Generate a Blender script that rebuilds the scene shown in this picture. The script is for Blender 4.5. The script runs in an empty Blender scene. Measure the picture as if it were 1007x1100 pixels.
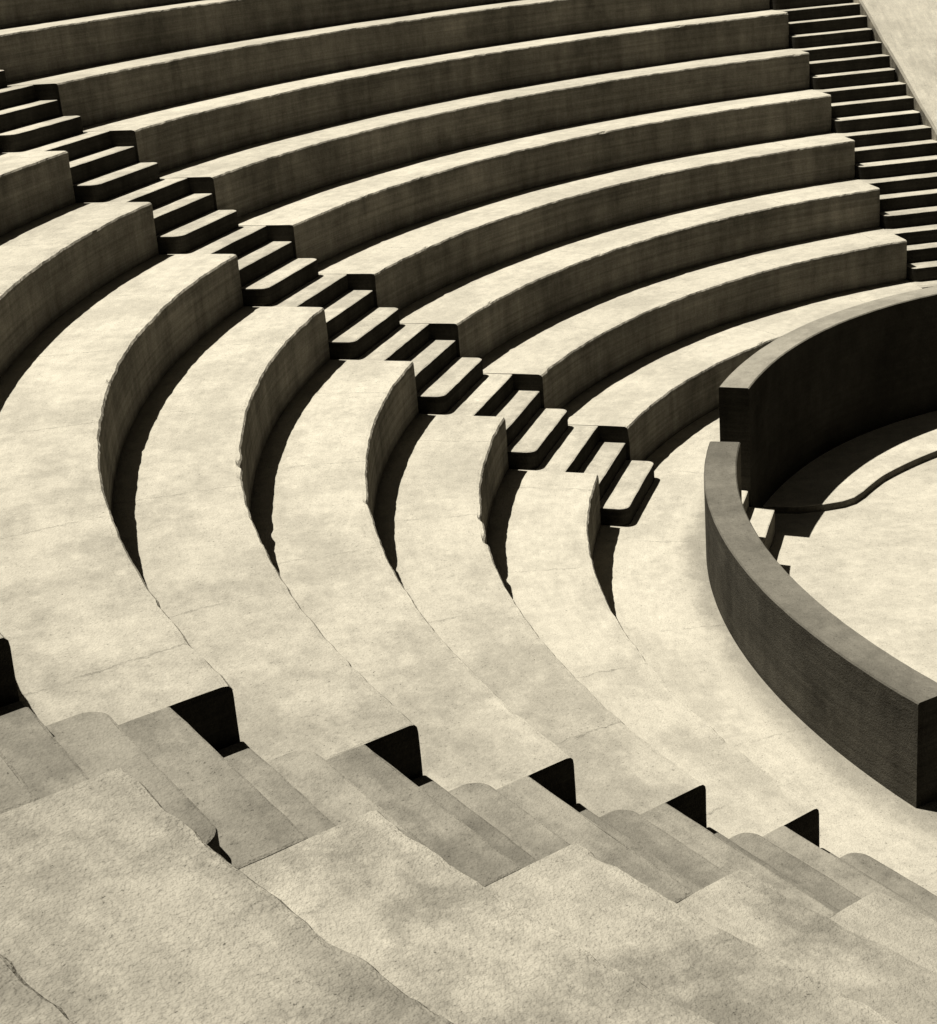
import bpy, bmesh, math, random
from mathutils import Vector, Matrix, noise
random.seed(4)
S=0.45
P=dict(cx=-16.4936,cy=-20.1142,cz=9.5887,pitch=.3163,roll=-.0929,f=1584.6,sx=-56.94,sy=-119.86)
R8=14.0176; W=1.6413
TA,TB,TC=2.7574,1.6463,3.6878
AA,OB,AC=1.2274,2.9887,1.1069
BR=0.55
def R(i): return R8+(8-i)*W
def Z(i): return 8.0-i
scene=bpy.context.scene

# ------------------------------------------------------------ materials
def N(nt,t,**kw):
    n=nt.nodes.new(t)
    for k,v in kw.items(): setattr(n,k,v)
    return n
def concrete(name,top_l,top_d,side,mottle=1.0,streak=1.0,bump=1.0,dirt=None,joints=0.0,rnd=.06,back=0.0,speck=1.0,rough=0.0,sstreak=None):
    if sstreak is None: sstreak=streak
    m=bpy.data.materials.new(name); m.use_nodes=True; nt=m.node_tree; L=nt.links
    nt.nodes.remove(nt.nodes['Principled BSDF'])
    bs=N(nt,'ShaderNodeBsdfDiffuse'); L.new(bs.outputs[0],nt.nodes['Material Output'].inputs[0])
    tc=N(nt,'ShaderNodeTexCoord'); geo=N(nt,'ShaderNodeNewGeometry')
    def noi(src,scale,detail=3,rough=.6,sc=None,dist=0):
        n=N(nt,'ShaderNodeTexNoise'); n.inputs['Scale'].default_value=scale; n.inputs['Detail'].default_value=detail
        n.inputs['Roughness'].default_value=rough; n.inputs['Distortion'].default_value=dist
        if sc:
            mp=N(nt,'ShaderNodeMapping'); mp.inputs['Scale'].default_value=sc; L.new(src,mp.inputs['Vector']); src=mp.outputs[0]
        L.new(src,n.inputs['Vector']); return n.outputs['Fac']
    def mr(x,a,b,c,d,smooth=False):
        n=N(nt,'ShaderNodeMapRange')
        if smooth: n.interpolation_type='SMOOTHSTEP'
        for k,v in zip(('From Min','From Max','To Min','To Max'),(a,b,c,d)): n.inputs[k].default_value=v
        L.new(x,n.inputs['Value']); return n.outputs[0]
    def mul(a,b,op='MULTIPLY'):
        n=N(nt,'ShaderNodeMath',operation=op)
        for k,x in enumerate((a,b)):
            if isinstance(x,(int,float)): n.inputs[k].default_value=x
            else: L.new(x,n.inputs[k])
        return n.outputs[0]
    def mixc(f,a,b):
        n=N(nt,'ShaderNodeMix',data_type='RGBA'); L.new(f,n.inputs['Factor'])
        for k,x in ((6,a),(7,b)):
            if isinstance(x,tuple): n.inputs[k].default_value=(*x,1)
            else: L.new(x,n.inputs[k])
        return n.outputs[2]
    ob=tc.outputs['Object']; uv=tc.outputs['UV']
    big=noi(ob,1.3,6,.74); med=noi(ob,9,4,.78); fine=noi(ob,75,2,.7)
    lng=noi(uv,1,5,.72,(.8,2.4,1)); trow=noi(uv,1,4,.75,(4,16,1))
    oi=N(nt,'ShaderNodeObjectInfo')
    sel=mul(mul(big,.62),mul(lng,.38),'ADD')
    top=mixc(mr(sel,.42,.57,0,1,True),top_d,top_l)
    f=mr(med,.3,.7,1-.14*mottle,1+.08*mottle)
    f=mul(f,mr(fine,.3,.7,1-.10*speck,1+.08*speck))
    f=mul(f,mr(trow,.3,.7,1-.08*streak,1+.05*streak))
    f=mul(f,mr(oi.outputs['Random'],0,1,1-rnd,1+rnd))
    pit=mul(mr(fine,.28,.34,1,0),mr(med,.48,.60,1,.0))
    f=mul(f,mr(pit,0,1,1,.42))
    if rough:
        sn=noi(ob,1.5,9,.76); f=mul(f,mr(sn,.41,.50,1-.30*rough,1.0))
    if joints:
        su=N(nt,'ShaderNodeSeparateXYZ'); L.new(uv,su.inputs[0])
        q=mul(mul(su.outputs[0],.62),mul(med,.06),'ADD'); q=mul(q,1.0,'FRACT'); 
        j=mul(mr(q,.0,.010,1,0),mr(lng,.44,.52,0,1)); f=mul(f,mr(j,0,1,1,1-.4*joints))
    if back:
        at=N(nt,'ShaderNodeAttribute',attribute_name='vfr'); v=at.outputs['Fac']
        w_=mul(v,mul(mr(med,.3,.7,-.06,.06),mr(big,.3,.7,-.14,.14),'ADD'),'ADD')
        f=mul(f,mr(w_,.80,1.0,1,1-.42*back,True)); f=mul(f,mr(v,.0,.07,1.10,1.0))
    if dirt:
        d=N(nt,'ShaderNodeVectorMath',operation='DISTANCE'); L.new(ob,d.inputs[0]); d.inputs[1].default_value=dirt[0]
        dd=mul(mr(d.outputs['Value'],dirt[1],dirt[2],1,0,True),mr(big,.35,.6,1,.55)); f=mul(f,mr(dd,0,1,1,dirt[3]))
    drip=noi(uv,1,4,.7,(5,.5,1)); board=noi(uv,1,4,.7,(.35,24,1))
    g=mr(drip,.3,.7,1-.3*sstreak,1+.16*sstreak); g=mul(g,mr(board,.3,.7,1-.34*sstreak,1+.22*sstreak)); g=mul(g,mr(big,.35,.65,.60,1.22)); g=mul(g,mr(fine,.3,.7,.82,1.16))
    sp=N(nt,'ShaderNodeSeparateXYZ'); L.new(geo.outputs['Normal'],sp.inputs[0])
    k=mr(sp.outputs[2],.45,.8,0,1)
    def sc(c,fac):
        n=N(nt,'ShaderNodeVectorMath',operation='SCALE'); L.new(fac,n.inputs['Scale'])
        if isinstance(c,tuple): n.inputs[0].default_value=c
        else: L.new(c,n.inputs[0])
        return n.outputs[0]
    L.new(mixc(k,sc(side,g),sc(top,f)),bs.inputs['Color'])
    h=mul(noi(ob,16,4,.8),noi(ob,95,1,.7),'ADD')
    bp=N(nt,'ShaderNodeBump'); bp.inputs['Strength'].default_value=.45*bump; bp.inputs['Distance'].default_value=.012
    L.new(h,bp.inputs['Height']); L.new(bp.outputs[0],bs.inputs['Normal'])
    return m
def tone(v): return (v*1.045,v*.965,v*.79)
cpt=(math.cos(TC)*21*S,math.sin(TC)*21*S,3*S)
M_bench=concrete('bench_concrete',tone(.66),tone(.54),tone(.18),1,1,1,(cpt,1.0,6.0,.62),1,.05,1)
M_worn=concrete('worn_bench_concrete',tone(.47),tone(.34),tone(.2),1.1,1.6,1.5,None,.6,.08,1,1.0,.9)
M_end=concrete('shade_toned_end_concrete',tone(.45),tone(.33),tone(.035),1,1,1)  # near-black side tone: shade painted onto the bench and wall end faces
M_stair=concrete('stair_concrete',tone(.64),tone(.48),tone(.035),1.2,1,1,None,0,.08)  # dark side tone paints the shade of the step risers into the colour
M_stairC=concrete('worn_stair_concrete',tone(.33),tone(.22),tone(.06),1.1,1.3,1.2,None,0,.18,0,1.0,.5)  # worn tops; the dark side tone is painted riser shade
M_wall=concrete('wall_render',tone(.22),tone(.165),tone(.09),1.2,.7,.8,None,0,.02,0,1,.4)
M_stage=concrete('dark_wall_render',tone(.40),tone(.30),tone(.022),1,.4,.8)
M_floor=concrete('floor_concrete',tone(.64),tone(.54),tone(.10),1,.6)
M_ramp=concrete('ramp_concrete',tone(.64),tone(.54),tone(.30),.8,1.8)
M_ground=concrete('dry_ground',tone(.34),tone(.25),tone(.2),1.5)

# ------------------------------------------------------------ mesh helpers
def finish(bm,name,mat,parent=None,bevel=0):
    bmesh.ops.recalc_face_normals(bm,faces=bm.faces)
    me=bpy.data.meshes.new(name); bm.to_mesh(me); bm.free()
    ob=bpy.data.objects.new(name,me); scene.collection.objects.link(ob)
    for m in (mat if isinstance(mat,list) else [mat]): me.materials.append(m)
    if parent: ob.parent=parent
    if bevel:
        b=ob.modifiers.new('b','BEVEL'); b.width=bevel; b.segments=2; b.limit_method='ANGLE'; b.angle_limit=math.radians(50)
    return ob
def nz(x,y,z,s): return noise.noise(Vector((x*s,y*s,z*s)))
def side_theta(th,o,r): return th+math.asin(max(-.99,min(.99,o/r)))
def sweep(bm,prof,t0f,t1f,jit=.010,step=.08,seed=0,mi=0,mend=None,rf=None,vf=None,chip=.10):
    uvl=bm.loops.layers.uv.verify()
    al=bm.verts.layers.float.get('vfr') or bm.verts.layers.float.new('vfr')
    rm=prof[0][0]; n=max(4,int(abs(t1f(rm)-t0f(rm))*rm/step))
    ln=[0]
    for a,b in zip(prof,prof[1:]+prof[:1]): ln.append(ln[-1]+math.hypot(a[0]-b[0],a[1]-b[1])*S)
    cols=[]
    for j in range(n+1):
        f=j/n; col=[]
        for (r,z,w) in prof:
            t=t0f(r)+(t1f(r)-t0f(r))*f
            x,y=r*math.cos(t),r*math.sin(t)
            q=noise.fractal(Vector((x*2.8+seed,y*2.8,z*2.8)),.8,2.2,5)
            q2=noise.fractal(Vector((x*.35+seed,y*.35,7.7)),1,2,2)
            ch=max(0,noise.noise(Vector((x*2.6+seed*3,y*2.6,4.2)))-.40)*chip if w>=.8 else 0
            dr=w*jit*q*1.6+w*q2*.010+ch; dz=(w*jit*noise.fractal(Vector((x*3.3+9,y*3.3,seed)),.8,2.2,5)*1.2 if w>0 else 0)+(.008*q2 if z>prof[-1][1]+.5 else 0)-ch*.7
            if rf: dr+=rf(t)
            v=bm.verts.new(((r+dr)*math.cos(t)*S,(r+dr)*math.sin(t)*S,(z+dz)*S))
            v[al]=vf(r) if vf else .5
            col.append(v)
        cols.append(col)
    m=len(prof)
    for j in range(n):
        for k in range(m):
            k2=(k+1)%m
            fa=bm.faces.new((cols[j][k],cols[j+1][k],cols[j+1][k2],cols[j][k2])); fa.material_index=mi
            us=[(j,k,ln[k]),(j+1,k,ln[k]),(j+1,k2,ln[k+1]),(j,k2,ln[k+1])]
            for lp,(jj,kk,v) in zip(fa.loops,us):
                t=t0f(rm)+(t1f(rm)-t0f(rm))*jj/n
                lp[uvl].uv=(t*rm*S+seed*3.1,v+seed*1.7)
    for col in (cols[0],cols[-1]):
        fa=bm.faces.new(col); fa.material_index=mi if mend is None else mend
        for lp in fa.loops:
            c=lp.vert.co; lp[uvl].uv=(math.hypot(c.x,c.y),c.z)
def benchprof(i):
    r=R(i); z=Z(i); b=.036; d=W
    return [(r+d+.08,z,0),(r+d*.88,z,0),(r+d*.6,z,0),(r+d*.25,z,.2),(r+b*2.2,z-.002,.6),(r+b*.8,z-b*.35,1),(r+b*.15,z-b*1.2,1),(r,z-b*2.6,.8),(r+.0,z-.35,.3),(r,z-.7,.3),(r,z-1.12,.2),(r+d+.08,z-1.12,0)]
def prism(name,th,outline,z0,z1,mat,parent,bevel=.013,jit=.006,seed=0):
    bm=bmesh.new(); uvl=bm.loops.layers.uv.verify()
    u=(math.cos(th),math.sin(th)); t=(-u[1],u[0])
    pts=[]
    for k,(o,d) in enumerate(outline):
        o2,d2=outline[(k+1)%len(outline)]
        L=math.hypot(o2-o,d2-d); n=max(1,int(L/.16))
        for q in range(n): pts.append((o+(o2-o)*q/n,d+(d2-d)*q/n))
    vt=[];vb=[]
    for o,d in pts:
        q=noise.fractal(Vector((o*3+seed*5,d*3,seed)),1,2,4)*jit*1.5
        q2=noise.fractal(Vector((o*3+seed*5,d*3,seed+9)),1,2,4)*jit*1.5
        o+=q;d+=q2
        x=u[0]*d+t[0]*o; y=u[1]*d+t[1]*o
        vt.append(bm.verts.new((x*S,y*S,(z1+q*.5)*S))); vb.append(bm.verts.new((x*S,y*S,z0*S)))
    f=bm.faces.new(vt)
    for lp in f.loops:
        c=lp.vert.co; lp[uvl].uv=(c.x*t[0]+c.y*t[1]+seed,c.x*u[0]+c.y*u[1])
    fb=bm.faces.new(vb[::-1]); acc=0
    for k in range(len(pts)):
        k2=(k+1)%len(pts); d=(vt[k].co-vt[k2].co).length
        fa=bm.faces.new((vb[k],vb[k2],vt[k2],vt[k]))
        for lp,uvv in zip(fa.loops,((acc,z0*S),(acc+d,z0*S),(acc+d,z1*S),(acc,z1*S))): lp[uvl].uv=(uvv[0]+seed,uvv[1])
        acc+=d
    return finish(bm,name,mat,parent,bevel)
def rounded(o0,o1,d0,d1,r,n=6):
    pts=[(o1,d1),(o0,d1)]
    for k in range(n+1):
        a=k/n*math.pi/2; pts.append((o0+r-r*math.cos(a),d0+r-r*math.sin(a)))
    for k in range(n+1):
        a=k/n*math.pi/2; pts.append((o1-r+r*math.sin(a),d0+r-r*math.cos(a)))
    return pts

# ------------------------------------------------------------ seating
TOP=-3; TEND=4.95
segs=[(lambda r:side_theta(TB,OB,r),lambda r:side_theta(TA,-AA,r)),
      (lambda r:side_theta(TA,AA,r),lambda r:side_theta(TC,-AC,r)),
      (lambda r:side_theta(TC,AC,r),lambda r:TEND)]
for i in range(TOP,9):
    bm=bmesh.new()
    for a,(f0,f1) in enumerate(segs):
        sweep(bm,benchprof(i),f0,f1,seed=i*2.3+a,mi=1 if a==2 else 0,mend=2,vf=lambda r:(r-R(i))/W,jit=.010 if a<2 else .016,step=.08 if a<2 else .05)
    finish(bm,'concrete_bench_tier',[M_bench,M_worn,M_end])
bm=bmesh.new()
WP=[(R8+.1,-1.0,0),(13.2,-1.0,0),(12.55,-1.0,0),(12.2,-1.0,0),(11.85,-1.0,.0),(11.85,-2.6,0),(R8+.1,-2.6,0)]
sweep(bm,WP,lambda r:1.2,lambda r:TEND,seed=31,vf=lambda r:max(.1,1-(r-12.15)/2.2))
finish(bm,'walkway',M_bench)

def stair(name,th,o0,o1,mat,rr,i0=TOP,i1=8,ov=.03,ua=W/3,ub=0.0,lc=-W/3,z1=.333,z2=.667,lz=-.008):
    e=bpy.data.objects.new(name,None); scene.collection.objects.link(e)
    for i in range(i0,i1+1):
        r=R(i);z=Z(i);j=i+5
        prism('landing_%d'%j,th,[(o0-ov,r+ua),(o1+ov,r+ua),(o1+ov,r+W+.05),(o0-ov,r+W+.05)],z-1.1,z+lz,mat,e,seed=i+1.3)
        if ub>=0: up=[(o0-ov,r+ub+.02),(o1+ov,r+ub+.02),(o1+ov,r+ua+.05),(o0-ov,r+ua+.05)]
        else: up=[(o1-.02,r+ua+.05),(o0+.02,r+ua+.05),(o0+.02,r+ub),(o1-.02,r+ub)]
        prism('upper_step_%d'%j,th,up,z-1.1,z-z1,mat,e,seed=i+3.7)
        prism('lower_step_%d'%j,th,rounded(o0+.03,o1-.03,r+lc,r+ub+.06,rr),z-1.05,z-z2,mat,e,seed=i+6.1)
    return e
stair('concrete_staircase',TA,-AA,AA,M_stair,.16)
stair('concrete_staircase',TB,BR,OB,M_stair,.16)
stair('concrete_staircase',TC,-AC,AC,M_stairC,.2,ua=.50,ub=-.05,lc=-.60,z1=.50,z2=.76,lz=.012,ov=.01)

# ------------------------------------------------------------ parapet walls
def wall(name,ro,ri,zt,segl,mat,rf=None):
    bm=bmesh.new()
    for t0,t1 in segl:
        b=.02
        sweep(bm,[(ro,-2.6,0),(ro,-.6,.15),(ro,zt-b,.3),(ro-b,zt,.3),(ri+b,zt,.3),(ri,zt-b,.3),(ri,-.6,.1),(ri,-2.6,0)],lambda r:t0,lambda r:t1,jit=.008,seed=t0*7,rf=rf,mend=1)
    return finish(bm,name,mat)
def inward(t):
    d=max(0,2.42-t); return -1.6*d*d
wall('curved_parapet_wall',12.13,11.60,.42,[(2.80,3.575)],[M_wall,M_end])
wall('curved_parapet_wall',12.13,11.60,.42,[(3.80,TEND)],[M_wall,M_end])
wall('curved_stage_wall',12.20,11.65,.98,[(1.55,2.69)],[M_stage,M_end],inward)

# ------------------------------------------------------------ orchestra
bm=bmesh.new(); uvl=bm.loops.layers.uv.verify()
inner=[]
for k in range(50):
    t=1.5+k*.022
    if t<2.50: inner.append((10.10-1.15*max(0,2.40-t)+.25*max(0,t-2.40),t))
inner+=[(10.18,2.525),(10.32,2.55),(10.6,2.575),(11.0,2.60),(11.9,2.62)]
outer=[(11.9,2.60-k*.04) for k in range(20)]+[(11.6,1.78),(11.3,1.65),(11.1,1.5)]
pl=inner+outer
vt=[bm.verts.new((r*math.cos(t)*S,r*math.sin(t)*S,-1.68*S)) for r,t in pl]
vb=[bm.verts.new((r*math.cos(t)*S,r*math.sin(t)*S,-2.3*S)) for r,t in pl]
bm.faces.new(vt)
for k in range(len(pl)):
    k2=(k+1)%len(pl); bm.faces.new((vb[k],vb[k2],vt[k2],vt[k]))
for f in bm.faces:
    for lp in f.loops: lp[uvl].uv=lp.vert.co.xy
finish(bm,'orchestra_kerb',M_floor,None,.01)
FZ=-1.82
bm=bmesh.new()
uvl=bm.loops.layers.uv.verify()
c=bm.verts.new((0,0,FZ*S)); ring=[bm.verts.new((11.9*S*math.cos(a*math.pi/90),11.9*S*math.sin(a*math.pi/90),FZ*S)) for a in range(180)]
for k in range(180): bm.faces.new((c,ring[k],ring[(k+1)%180]))
for f in bm.faces:
    for lp in f.loops: lp[uvl].uv=lp.vert.co.xy
finish(bm,'orchestra_floor',M_floor)
e=bpy.data.objects.new('orchestra_steps',None); scene.collection.objects.link(e)
prism('landing',TA,[(-.80,11.66),(.55,11.66),(.55,12.3),(-.80,12.3)],-2.6,-1.006,M_floor,e,seed=2)
prism('step',TA,rounded(-.80,.80,11.18,11.72,.1),-2.6,-1.333,M_floor,e,seed=3)
e=bpy.data.objects.new('orchestra_steps',None); scene.collection.objects.link(e)
prism('landing',TC,[(-1.1,11.66),(1.1,11.66),(1.1,12.15),(-1.1,12.15)],-2.6,-1.006,M_floor,e,seed=2)
prism('step',TC,rounded(-1.1,1.1,11.18,11.72,.12),-2.6,-1.333,M_floor,e,seed=3)

# ------------------------------------------------------------ sloping flank beside stair B
bm=bmesh.new(); uvl=bm.loops.layers.uv.verify()
u=(math.cos(TB),math.sin(TB)); t=(-u[1],u[0])
def pt(o,d,z): return bm.verts.new(((u[0]*d+t[0]*o)*S,(u[1]*d+t[1]*o)*S,z*S))
nd=90
rows=[]
for k in range(nd+1):
    d=12.3+(R(TOP)+W+4-12.3)*k/nd
    z=(d-R8)/W*1.0-.24
    z=max(z,-.9)
    q=nz(d,3,1,.9)*.03
    rows.append([pt(BR+.02+q,d,-1.2),pt(BR+.02+q,d,z-.06),pt(BR-.03+q,d,z),pt(-1.5,d,z+.04),pt(-5,d,z+.1),pt(-9,d,z+.1),pt(-9,d,-1.2)])
for a,b in zip(rows,rows[1:]):
    for k in range(6):
        f=bm.faces.new((a[k],b[k],b[k+1],a[k+1]))
for f in bm.faces:
    for lp in f.loops: lp[uvl].uv=(lp.vert.co.y,lp.vert.co.x)
bm.faces.new(rows[0]);bm.faces.new(rows[-1])
finish(bm,'sloping_flank_wall',M_ramp)

# ------------------------------------------------------------ ground
bm=bmesh.new(); uvl=bm.loops.layers.uv.verify()
radii=[(9.0,-2.9),(R(TOP)-.5,-2.9),(R(TOP)+W-.3,Z(TOP)-.06),(36,11.1),(60,11.5),(200,14),(5000,14)]
pr=None
for r,z in radii:
    cur=[bm.verts.new((r*S*math.cos(k*math.pi/60),r*S*math.sin(k*math.pi/60),z*S)) for k in range(120)]
    if pr:
        for k in range(120): bm.faces.new((pr[k],cur[k],cur[(k+1)%120],pr[(k+1)%120]))
    pr=cur
for f in bm.faces:
    for lp in f.loops: lp[uvl].uv=lp.vert.co.xy
finish(bm,'ground',M_ground)

# ------------------------------------------------------------ light
sdir=Vector((.335,-.19,-1)).normalized()
sl=bpy.data.lights.new('sun','SUN'); sl.energy=5; sl.angle=math.radians(.4); sl.color=(1,.97,.89)
so=bpy.data.objects.new('sun',sl); scene.collection.objects.link(so); so.rotation_euler=sdir.to_track_quat('-Z','Y').to_euler(); so.location=(0,0,30)
w=bpy.data.worlds.new('World'); scene.world=w; w.use_nodes=True; nt=w.node_tree
sky=nt.nodes.new('ShaderNodeTexSky'); sky.sky_type='NISHITA'; sky.sun_disc=False
sky.sun_elevation=math.asin(-sdir.z); sky.sun_rotation=math.atan2(-sdir.x,-sdir.y)
sr_=nt.nodes.new('ShaderNodeSeparateColor'); vm=nt.nodes.new('ShaderNodeVectorMath'); vm.operation='SCALE'; vm.inputs[0].default_value=(.25,.236,.205)
nt.links.new(sky.outputs[0],sr_.inputs[0]); nt.links.new(sr_.outputs[0],vm.inputs['Scale'])
bg=nt.nodes['Background']; nt.links.new(vm.outputs[0],bg.inputs[0]); bg.inputs[1].default_value=.05
scene.view_settings.view_transform='Standard'; scene.view_settings.look='None'; scene.view_settings.exposure=0

# ------------------------------------------------------------ camera
cd=bpy.data.cameras.new('camera'); co=bpy.data.objects.new('camera',cd); scene.collection.objects.link(co); scene.camera=co
cp,sp_=math.cos(P['pitch']),math.sin(P['pitch']); cr,sr=math.cos(P['roll']),math.sin(P['roll'])
fw=Vector((0,cp,-sp_)); up=Vector((0,sp_,cp)); rt=Vector((1,0,0))
r2=rt*cr+up*sr; u2=-rt*sr+up*cr
m=Matrix((r2,u2,-fw)).transposed().to_4x4(); m.translation=Vector((P['cx'],P['cy'],P['cz']))*S
co.matrix_world=m
cd.sensor_fit='AUTO'; cd.sensor_width=36; cd.lens=36*P['f']/1100
cd.shift_x=-P['sx']/1100; cd.shift_y=P['sy']/1100
cd.clip_start=.05; cd.clip_end=6000
